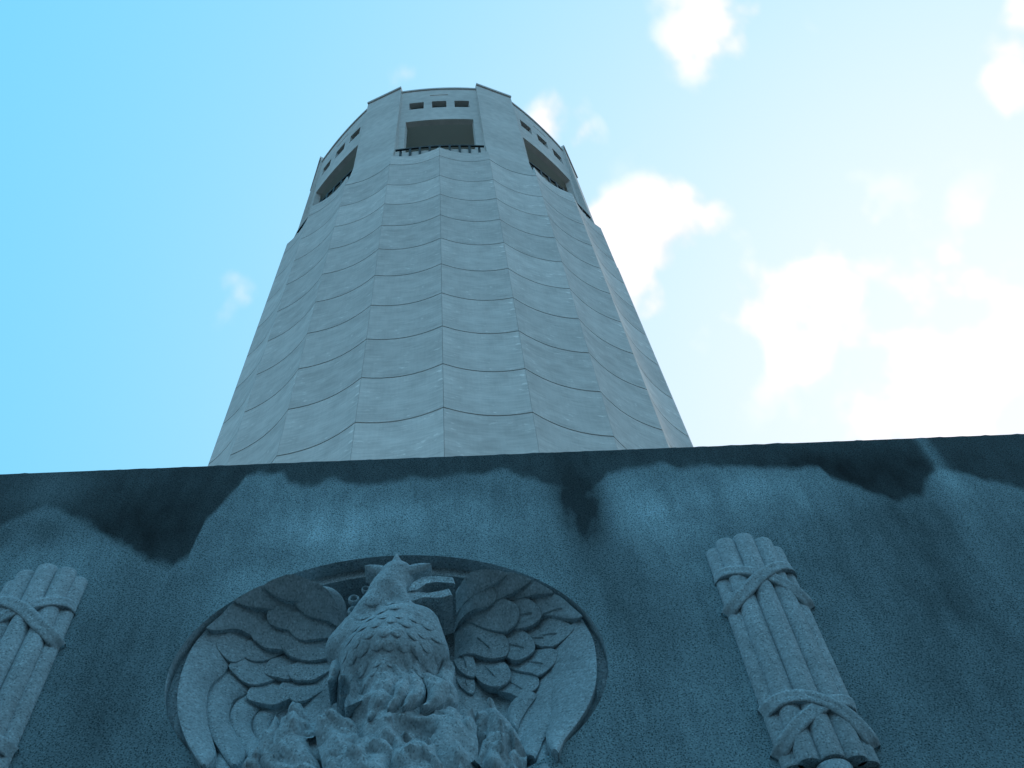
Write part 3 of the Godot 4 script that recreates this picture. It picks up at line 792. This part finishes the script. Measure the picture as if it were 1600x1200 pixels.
func make_bird() -> void:
	var t := thing("bird_relief", Vector3.ZERO, "carved stone bird with spread round wings in the oval wall niche", "relief")
	for c in BODY:
		var a := Vector3(c[0], c[1], c[2]); var b := Vector3(c[4], c[5], c[6])
		var ab := b - a
		caps.append([a, b, ab, 1.0 / maxf(ab.length_squared(), 1e-6), c[3], c[7]])
	var body := put(surface_net(Vector3(-0.72, 4.98, -0.40), Vector3(0.62, 6.95, 0.34), 0.02), "body", M.carved, t)
	make_front()
	make_wing(t, LEFT_FEATHERS, LEFT_FLIGHT, -1.0)
	make_wing(t, RIGHT_FEATHERS, RIGHT_FLIGHT, 1.0)
	var head := put(plate(UPPER_BEAK, -0.14, 0.15), "beak", M.carved, t)
	tag(head, "upper half of the open beak", "")
	var jaw := put(plate(LOWER_BEAK, -0.14, 0.14), "beak", M.carved, t)
	tag(jaw, "lower half of the open beak", "")
	for f in CREST:
		var d0: float = f[7]; var d1: float = f[8]
		var depth := func(_p: Vector2, s: float) -> float: return lerpf(d0, d1, s)
		put(leaf(Vector2(f[0], f[1]), Vector2(f[2], f[3]), f[4], f[5], f[6], depth, f[9], 0.0, 0.10), "crest_feather", M.carved, t)
	for c in CURLS:
		var ring := TorusMesh.new()
		ring.inner_radius = c[2] * 0.55; ring.outer_radius = c[2]; ring.rings = 20; ring.ring_segments = 10
		var o := put(ring, "curl", M.carved, t, Vector3(c[0], c[1], c[3]))
		o.rotation = Vector3(PI / 2, 0, 0)
		o.scale = Vector3(1, 2.5, 1)
	for s in SCALES:
		var c := Vector2(s[0], s[1])
		var dir := Vector2(c.x * 0.35 + rng.randf_range(-0.12, 0.12), -1.0).normalized()
		var len := rng.randf_range(0.13, 0.17)
		var depth := func(p: Vector2, q: float) -> float: return body_front(p) - 0.012 + 0.017 * q
		put(leaf(c - dir * len * 0.5, c + dir * len * 0.5, rng.randf_range(0.05, 0.07), rng.randf_range(-0.05, 0.05), 0.55, depth, 0.006, 0.0, 0.03), "breast_feather", M.carved, body)
	for f in TUFTS:
		var d0: float = f[7]; var d1: float = f[8]
		var depth := func(_p: Vector2, s: float) -> float: return lerpf(d0, d1, s)
		put(leaf(Vector2(f[0], f[1]), Vector2(f[2], f[3]), f[4], f[5], f[6], depth, f[9], 0.05, 0.16), "leg_tuft", M.carved, body)
	for f in FLAMES:
		var d0: float = f[7]; var d1: float = f[8]
		var depth := func(_p: Vector2, s: float) -> float: return lerpf(d0, d1, s)
		put(leaf(Vector2(f[0], f[1]), Vector2(f[2], f[3]), f[4], f[5], f[6], depth, f[9], 0.09, 0.22), "flame", M.carved, t)

# ---------------------------------------------------------------- rod bundles
func bundle_front(x: float) -> float:
	return 0.107 * pow(maxf(0.0, 1.0 - pow(x / 0.2465, 2.0)), 0.40)

func strap_mesh(pts: Array, half: float, lift: float) -> ArrayMesh:
	# a flat band laid over the rods along x, y points (relative to the bundle)
	var c := Curve2D.new()
	for p in pts: c.add_point(p)
	smooth_curve(c)
	var rows := []
	var n := 33
	var prof := [[-0.85, -0.03], [-1.0, -0.002], [-0.94, 0.003], [-0.6, 0.003], [-0.2, 0.003], [0.0, 0.001], [0.2, 0.003], [0.6, 0.003], [0.94, 0.003], [1.0, -0.002], [0.85, -0.03]]
	var length := c.get_baked_length()
	for i in n:
		var p := c.sample_baked(length * i / (n - 1), true)
		var d := (c.sample_baked(minf(length, length * i / (n - 1) + 0.01), true) - c.sample_baked(maxf(0.0, length * i / (n - 1) - 0.01), true)).normalized()
		var side := Vector2(-d.y, d.x)
		var row := []
		for q in prof:
			var w: Vector2 = p + side * (q[0] * half)
			row.append(Vector3(w.x, w.y, bundle_front(p.x) + q[1] + lift))
		rows.append(row)
	var st := begin()
	st.set_smooth_group(1)
	for i in n - 1:
		for j in prof.size() - 1:
			quad(st, rows[i][j], rows[i + 1][j], rows[i + 1][j + 1], rows[i][j + 1])
	return done(st)

func rod_mesh(r: float, y0: float, y1: float) -> ArrayMesh:
	var st := begin()
	var prof := [[0.0, y0], [r * 0.93, y0], [r, y0 + 0.012], [r, y1 - 0.014], [r * 0.95, y1 - 0.004], [r * 0.85, y1], [0.0, y1 + 0.002]]
	var n := 24
	for i in n:
		var a0 := TAU * i / n; var a1 := TAU * (i + 1) / n
		for k in prof.size() - 1:
			st.set_smooth_group(1 if k >= 1 else 2)
			var p: Array = prof[k]; var q: Array = prof[k + 1]
			quad(st, Vector3(sin(a0) * p[0], p[1], cos(a0) * p[0]), Vector3(sin(a1) * p[0], p[1], cos(a1) * p[0]), Vector3(sin(a1) * q[0], q[1], cos(a1) * q[0]), Vector3(sin(a0) * q[0], q[1], cos(a0) * q[0]))
	return done(st)

func make_bundle(x: float, mirror: float, label: String) -> void:
	var t := thing("rod_bundle_relief", Vector3(x, 5.0, 0.0), label, "relief", "carved rod bundles on the wall")
	var lengths := [1.86, 1.90, 1.92, 1.89, 1.85]
	for k in 5:
		var a := (k - 2) * deg_to_rad(37.0)
		var r: float = [0.060, 0.061, 0.062, 0.061, 0.060][k]
		var o := put(rod_mesh(r, 0.17, lengths[k]), "rod", M.rods, t, Vector3(mirror * 0.188 * sin(a), 0.0, 0.080 * cos(a) - 0.014))
		o.scale.z = 0.72
	var m := mirror
	put(strap_mesh([Vector2(-0.246 * m, 1.27), Vector2(-0.12 * m, 1.38), Vector2(0.0, 1.50), Vector2(0.14 * m, 1.60), Vector2(0.246 * m, 1.63)], 0.042, 0.006), "strap", M.rods, t)
	put(strap_mesh([Vector2(-0.246 * m, 1.60), Vector2(-0.14 * m, 1.585), Vector2(0.0, 1.53), Vector2(0.14 * m, 1.43), Vector2(0.246 * m, 1.30)], 0.040, 0.0), "strap", M.rods, t)
	put(strap_mesh([Vector2(-0.246 * m, 0.52), Vector2(-0.12 * m, 0.555), Vector2(0.02 * m, 0.53), Vector2(0.15 * m, 0.43), Vector2(0.246 * m, 0.27)], 0.042, 0.006), "strap", M.rods, t)
	put(strap_mesh([Vector2(-0.246 * m, 0.24), Vector2(-0.12 * m, 0.37), Vector2(0.02 * m, 0.47), Vector2(0.15 * m, 0.53), Vector2(0.246 * m, 0.53)], 0.040, 0.0), "strap", M.rods, t)
	put(rod_mesh(0.10, -1.6, 0.16), "haft", M.rods, t, Vector3(0, 0, 0.0))

# ---------------------------------------------------------------- tower
const LIFT := 2.475
const SHAFT_TOP := 49.9
const JOINT_0 := 48.6
func shaft_radius(h: float) -> float:
	return 8.875 - 0.0145 * (h - 26.08)

func polar(r: float, deg: float, h: float) -> Vector3:
	return Vector3(r * sin(deg_to_rad(deg)), h, r * cos(deg_to_rad(deg)))

func flute(ra: float, t: float, half := 7.5, dep := 0.17) -> float:
	return ra * cos(deg_to_rad(half)) / cos(deg_to_rad(half * t)) - dep * (1.0 - t * t)

# one cast piece of a flute between two pour joints: a concave face with its edges turned in
func panel_mesh(h0: float, h1: float, dr0 := 0.0, dr1 := 0.0) -> ArrayMesh:
	var st := begin()
	add_panel(st, h0, h1, 0.0, dr0, dr1)
	return done(st)

func add_panel(st: SurfaceTool, h0: float, h1: float, turn: float, dr0 := 0.0, dr1 := 0.0) -> void:
	var n := 8
	var deep := 0.10
	var half := 7.5 - 0.026
	for i in n:
		var t0 := i / float(n) * 2.0 - 1.0; var t1 := (i + 1) / float(n) * 2.0 - 1.0
		var a0 := turn + t0 * half; var a1 := turn + t1 * half
		var b0 := flute(shaft_radius(h0) + dr0, t0); var b1 := flute(shaft_radius(h0) + dr0, t1)
		var c0 := flute(shaft_radius(h1) + dr1, t0); var c1 := flute(shaft_radius(h1) + dr1, t1)
		st.set_smooth_group(1)
		quad(st, polar(b0, a0, h0), polar(b1, a1, h0), polar(c1, a1, h1), polar(c0, a0, h1), Vector2(i / float(n), 1), Vector2((i + 1) / float(n), 1), Vector2((i + 1) / float(n), 0), Vector2(i / float(n), 0))
		st.set_smooth_group(2)
		quad(st, polar(b0 - deep, a0, h0), polar(b1 - deep, a1, h0), polar(b1, a1, h0), polar(b0, a0, h0))
		st.set_smooth_group(3)
		quad(st, polar(c0, a0, h1), polar(c1, a1, h1), polar(c1 - deep, a1, h1), polar(c0 - deep, a0, h1))
		if i == 0: quad(st, polar(b0 - deep, a0, h0), polar(b0, a0, h0), polar(c0, a0, h1), polar(c0 - deep, a0, h1))
		if i == n - 1: quad(st, polar(b1, a1, h0), polar(b1 - deep, a1, h0), polar(c1 - deep, a1, h1), polar(c1, a1, h1))

func ring_band(st: SurfaceTool, r0: float, h0: float, r1: float, h1: float, n := 96) -> void:
	for i in n:
		var a0 := 360.0 * i / n; var a1 := 360.0 * (i + 1) / n
		quad(st, polar(r0, a0, h0), polar(r0, a1, h0), polar(r1, a1, h1), polar(r1, a0, h1))

# a curved wall between two radii with rectangular openings [from degree, to degree, from height, to height]
func bay_point(r: float, deg: float, h: float) -> Vector3:
	return polar(r * lerpf(1.0, cos(deg_to_rad(15.0)) / cos(deg_to_rad(deg)), 0.6), deg, h)

func arc_wall(ro: float, ri: float, d0: float, d1: float, h0: float, h1: float, holes: Array, step := 1.0) -> ArrayMesh:
	var ds := [d0, d1]; var hs := [h0, h1]
	var k := d0 + step
	while k < d1 - 0.01:
		ds.append(k); k += step
	for q in holes:
		ds.append(q[0]); ds.append(q[1]); hs.append(q[2]); hs.append(q[3])
	ds.sort(); hs.sort()
	var dd := [ds[0]]; var hh := [hs[0]]
	for v in ds: if v - dd[-1] > 0.02: dd.append(v)
	for v in hs: if v - hh[-1] > 0.005: hh.append(v)
	var solid := func(i: int, j: int) -> bool:
		if i < 0 or j < 0 or i >= dd.size() - 1 or j >= hh.size() - 1: return false
		var a: float = (dd[i] + dd[i + 1]) * 0.5; var b: float = (hh[j] + hh[j + 1]) * 0.5
		for q in holes:
			if a > q[0] and a < q[1] and b > q[2] and b < q[3]: return false
		return true
	var st := begin()
	for i in dd.size() - 1:
		for j in hh.size() - 1:
			if not solid.call(i, j): continue
			var a: float = dd[i]; var b: float = dd[i + 1]; var l: float = hh[j]; var u: float = hh[j + 1]
			st.set_smooth_group(1)
			quad(st, bay_point(ro, a, l), bay_point(ro, b, l), bay_point(ro, b, u), bay_point(ro, a, u))
			st.set_smooth_group(2)
			quad(st, bay_point(ri, b, l), bay_point(ri, a, l), bay_point(ri, a, u), bay_point(ri, b, u))
			st.set_smooth_group(-1)
			if not solid.call(i - 1, j): quad(st, bay_point(ri, a, l), bay_point(ro, a, l), bay_point(ro, a, u), bay_point(ri, a, u))
			if not solid.call(i + 1, j): quad(st, bay_point(ro, b, l), bay_point(ri, b, l), bay_point(ri, b, u), bay_point(ro, b, u))
			if not solid.call(i, j - 1): quad(st, bay_point(ri, a, l), bay_point(ri, b, l), bay_point(ro, b, l), bay_point(ro, a, l))
			if not solid.call(i, j + 1): quad(st, bay_point(ro, a, u), bay_point(ro, b, u), bay_point(ri, b, u), bay_point(ri, a, u))
	return done(st)

func make_tower() -> void:
	var t := thing("concrete_tower", TOWER, "tall pale fluted concrete tower with arcaded open deck rising above the wall", "tower")
	t.rotation.y = deg_to_rad(TURN)
	# joints: from the sill down in equal lifts
	var joints := [SHAFT_TOP, JOINT_0, 45.72]
	while joints[-1] > 9.5: joints.append(joints[-1] - LIFT)
	var gap := 0.027
	# the body behind the joints
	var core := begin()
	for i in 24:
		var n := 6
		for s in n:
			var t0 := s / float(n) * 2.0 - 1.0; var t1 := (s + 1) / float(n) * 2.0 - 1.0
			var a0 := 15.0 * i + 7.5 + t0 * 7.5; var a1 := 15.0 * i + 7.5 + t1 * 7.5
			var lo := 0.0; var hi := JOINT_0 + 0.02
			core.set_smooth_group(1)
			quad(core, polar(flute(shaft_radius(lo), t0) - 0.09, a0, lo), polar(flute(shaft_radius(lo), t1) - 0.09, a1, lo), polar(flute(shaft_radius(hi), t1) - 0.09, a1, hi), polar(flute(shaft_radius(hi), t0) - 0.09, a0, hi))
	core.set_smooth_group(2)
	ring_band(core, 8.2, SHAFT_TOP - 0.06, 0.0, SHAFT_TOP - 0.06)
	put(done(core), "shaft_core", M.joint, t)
	# front flutes: each cast piece is a part; the far side is one mass
	var far := begin()
	for j in joints.size() - 1:
		var hi: float = joints[j] - (gap if j > 0 else 0.0); var lo: float = joints[j + 1] + gap
		var mesh := panel_mesh(lo, hi)
		for i in 24:
			var a := 15.0 * i + 7.5
			var signed := a if a < 180.0 else a - 360.0
			if j == 0 and not (absf(fposmod(signed + 22.5, 45.0) - 22.5) < 15.0): continue   # the piers continue here
			if absf(signed) < 92.0:
				put(mesh, "concrete_panel", M.panels[rng.randi() % M.panels.size()], t, Vector3.ZERO, deg_to_rad(a))
			else:
				add_panel(far, lo, hi, a)
	var back := put(done(far), "concrete_panels", M.panels[0], t)
	tag(back, "", "", "", "stuff")
	# crown: eight bays with an opening, three small windows and a slot, between eight piers
	var bay := arc_wall(8.0, 7.70, -15.4, 15.4, SHAFT_TOP - 0.05, 63.2, [[-12.6, 12.6, SHAFT_TOP + 0.05, 57.1], [-11.75, -6.05, 59.45, 60.75], [-2.85, 2.85, 59.45, 60.75], [6.05, 11.75, 59.45, 60.75], [-3.6, 3.6, 61.95, 62.12]])
	var cap := arc_wall(8.07, 7.5, -15.0, 15.0, 63.2, 63.42, [])
	var kerb := arc_wall(8.17, 8.01, -15.0, 15.0, SHAFT_TOP - 0.04, 51.30, [])
	# a pier: the flute of the shaft drawn in a little, then straight up
	var pier := begin()
	var pn := 8
	var rings := [[JOINT_0 + gap, shaft_radius(JOINT_0)], [SHAFT_TOP + 0.4, 8.36], [SHAFT_TOP + 2.2, 8.24], [63.75, 8.14], [63.75, 8.22], [64.02, 8.22]]
	for k in rings.size() - 1:
		for s in pn:
			var t0 := s / float(pn) * 2.0 - 1.0; var t1 := (s + 1) / float(pn) * 2.0 - 1.0
			var a0 := t0 * 7.46; var a1 := t1 * 7.46
			var e0 := 0.17 if k == 0 else 0.0
			pier.set_smooth_group(k + 1)
			quad(pier, polar(flute(rings[k][1], t0, 7.5, e0), a0, rings[k][0]), polar(flute(rings[k][1], t1, 7.5, e0), a1, rings[k][0]), polar(flute(rings[k + 1][1], t1, 7.5, 0.0), a1, rings[k + 1][0]), polar(flute(rings[k + 1][1], t0, 7.5, 0.0), a0, rings[k + 1][0]))
			if k == rings.size() - 2:
				pier.set_smooth_group(-1)
				quad(pier, polar(flute(8.22, t0, 7.5, 0.0), a0, 64.02), polar(flute(8.22, t1, 7.5, 0.0), a1, 64.02), polar(7.40, a1, 64.02), polar(7.40, a0, 64.02))
				quad(pier, polar(7.40, a0, 48.7), polar(7.40, a1, 48.7), polar(7.40, a1, 64.02), polar(7.40, a0, 64.02))
		pier.set_smooth_group(-1)
		for e in [-7.46, 7.46]:
			quad(pier, polar(7.40, e, rings[k][0]), polar(rings[k][1], e, rings[k][0]), polar(rings[k + 1][1], e, rings[k + 1][0]), polar(7.40, e, rings[k + 1][0]))
	var pier_mesh := done(pier)
	for k in 8:
		var a := deg_to_rad(45.0 * k)
		var b := put(bay, "bay_wall", M.crown, t, Vector3.ZERO, a)
		put(cap, "coping", M.crown, b)
		put(kerb, "sill", M.crown, b)
		put(pier_mesh, "pier", M.crown, t, Vector3.ZERO, a + deg_to_rad(22.5))
		# railing across the opening: a bar on posts
		var bar := begin()
		var n := 24
		for s in n:
			var a0 := lerpf(-14.6, 14.6, s / float(n)); var a1 := lerpf(-14.6, 14.6, (s + 1) / float(n))
			bar.set_smooth_group(-1)
			quad(bar, bay_point(8.28, a0, 51.52), bay_point(8.28, a1, 51.52), bay_point(8.28, a1, 51.64), bay_point(8.28, a0, 51.64))
			quad(bar, bay_point(8.20, a0, 51.52), bay_point(8.20, a1, 51.52), bay_point(8.28, a1, 51.52), bay_point(8.28, a0, 51.52))
			quad(bar, bay_point(8.28, a0, 51.64), bay_point(8.28, a1, 51.64), bay_point(8.20, a1, 51.64), bay_point(8.20, a0, 51.64))
			quad(bar, bay_point(8.20, a1, 51.52), bay_point(8.20, a0, 51.52), bay_point(8.20, a0, 51.64), bay_point(8.20, a1, 51.64))
		var rail := put(done(bar), "railing", M.metal, t, Vector3.ZERO, a)
		var post := begin()
		box(post, Vector3(-0.05, SHAFT_TOP - 0.08, 8.09), Vector3(0.05, 51.51, 8.17))
		var post_mesh := done(post)
		for s in 9: put(post_mesh, "post", M.metal, rail, Vector3.ZERO, deg_to_rad((s - 4) * 3.25))
	# the deck inside: floor, ceiling, stair core, and the flat roof
	var deck := begin()
	deck.set_smooth_group(1)
	ring_band(deck, 7.63, SHAFT_TOP + 0.02, 0.0, SHAFT_TOP + 0.02)
	put(done(deck), "deck_floor", M.inside, t)
	var ceil := begin()
	ceil.set_smooth_group(1)
	ring_band(ceil, 0.0, 57.104, 7.63, 57.104)
	ceil.set_smooth_group(2)
	ring_band(ceil, 7.63, 57.6, 0.0, 57.6)
	put(done(ceil), "deck_ceiling", M.inside, t)
	var stair := begin()
	stair.set_smooth_group(1)
	ring_band(stair, 4.2, SHAFT_TOP, 4.2, 62.0)
	put(done(stair), "stair_core", M.inside, t)
	var roof := begin()
	roof.set_smooth_group(1)
	ring_band(roof, 7.63, 61.6, 0.0, 61.6)
	put(done(roof), "roof", M.inside, t)

# ---------------------------------------------------------------- unseen trees added behind the viewer: they hide the low sky from the wall
func make_added_trees() -> void:
	var bark := plain(Color(0.09, 0.075, 0.06), 0.95)
	var leafy := plain(Color(0.045, 0.075, 0.035), 0.7)
	var trunk := begin()
	trunk.set_smooth_group(1)
	limb(trunk, Vector3(0, 0, 0), Vector3(0.2, 5.0, 0.1), 0.34, 0.22)
	limb(trunk, Vector3(0.2, 5.0, 0.1), Vector3(0.1, 10.5, -0.1), 0.22, 0.06)
	var r := RandomNumberGenerator.new()
	r.seed = 5
	var tips := [Vector3(0.1, 10.5, -0.1)]
	for k in 9:
		var a := TAU * k / 9.0 + r.randf_range(-0.3, 0.3)
		var from := Vector3(0.18, r.randf_range(3.2, 8.0), 0.08)
		var to := from + Vector3(cos(a) * r.randf_range(2.0, 3.2), r.randf_range(0.8, 2.4), sin(a) * r.randf_range(2.0, 3.2))
		limb(trunk, from, to, 0.11, 0.03)
		tips.append(to)
	var trunk_mesh := done(trunk)
	var crown := begin()
	crown.set_smooth_group(-1)
	for k in 2600:
		var c: Vector3 = tips[r.randi() % tips.size()]
		var d := Vector3(r.randfn(), r.randfn() * 0.8, r.randfn())
		var p := c + d * 0.95
		if p.y < 2.2: continue
		var n := Vector3(r.randfn(), r.randfn() + 0.6, r.randfn()).normalized()
		var u := n.cross(Vector3(r.randfn(), r.randfn(), r.randfn())).normalized() * r.randf_range(0.16, 0.30)
		var v := n.cross(u) * 0.62
		quad(crown, p - u, p - v, p + u, p + v)
	var crown_mesh := done(crown)
	for k in 9:
		var t := thing("tree", Vector3(-27.0 + 6.6 * k + r.randf_range(-1.0, 1.0), 0, 17.5 + r.randf_range(-1.2, 1.5)), "leafy green tree added behind the viewer to hide low sky, %s from the left seen from the wall" % ["ninth", "eighth", "seventh", "sixth", "fifth", "fourth", "third", "second", "first"][k], "tree", "unseen trees added to hide low sky from the wall")
		t.rotation.y = r.randf_range(0.0, TAU)
		var f := r.randf_range(0.95, 1.2)
		t.scale = Vector3(f, f, f)
		put(trunk_mesh, "trunk", bark, t)
		put(crown_mesh, "crown", leafy, t)

func limb(st: SurfaceTool, a: Vector3, b: Vector3, ra: float, rb: float) -> void:
	var d := (b - a).normalized()
	var u := d.cross(Vector3(0.3, 0.1, 0.9)).normalized()
	var v := d.cross(u)
	for k in 10:
		var p := u * cos(TAU * k / 10) + v * sin(TAU * k / 10)
		var q := u * cos(TAU * (k + 1) / 10) + v * sin(TAU * (k + 1) / 10)
		quad(st, a + p * ra, a + q * ra, b + q * rb, b + p * rb)

func _ready() -> void:
	rng.seed = 77
	make_view()
	make_materials()
	var g := PlaneMesh.new()
	g.size = Vector2(3000, 3000)
	var gm := plain(Color(0.065, 0.063, 0.060), 0.95)
	var go := put(g, "ground", gm, self)
	tag(go, "", "", "", "structure")
	make_wall()
	make_tower()
	make_bird()
	make_bundle(2.145, 1.0, "carved stone rod bundle with crossed straps right of the bird")
	make_added_trees()
	make_bundle(-2.06, -1.0, "carved stone rod bundle with crossed straps left of the bird")
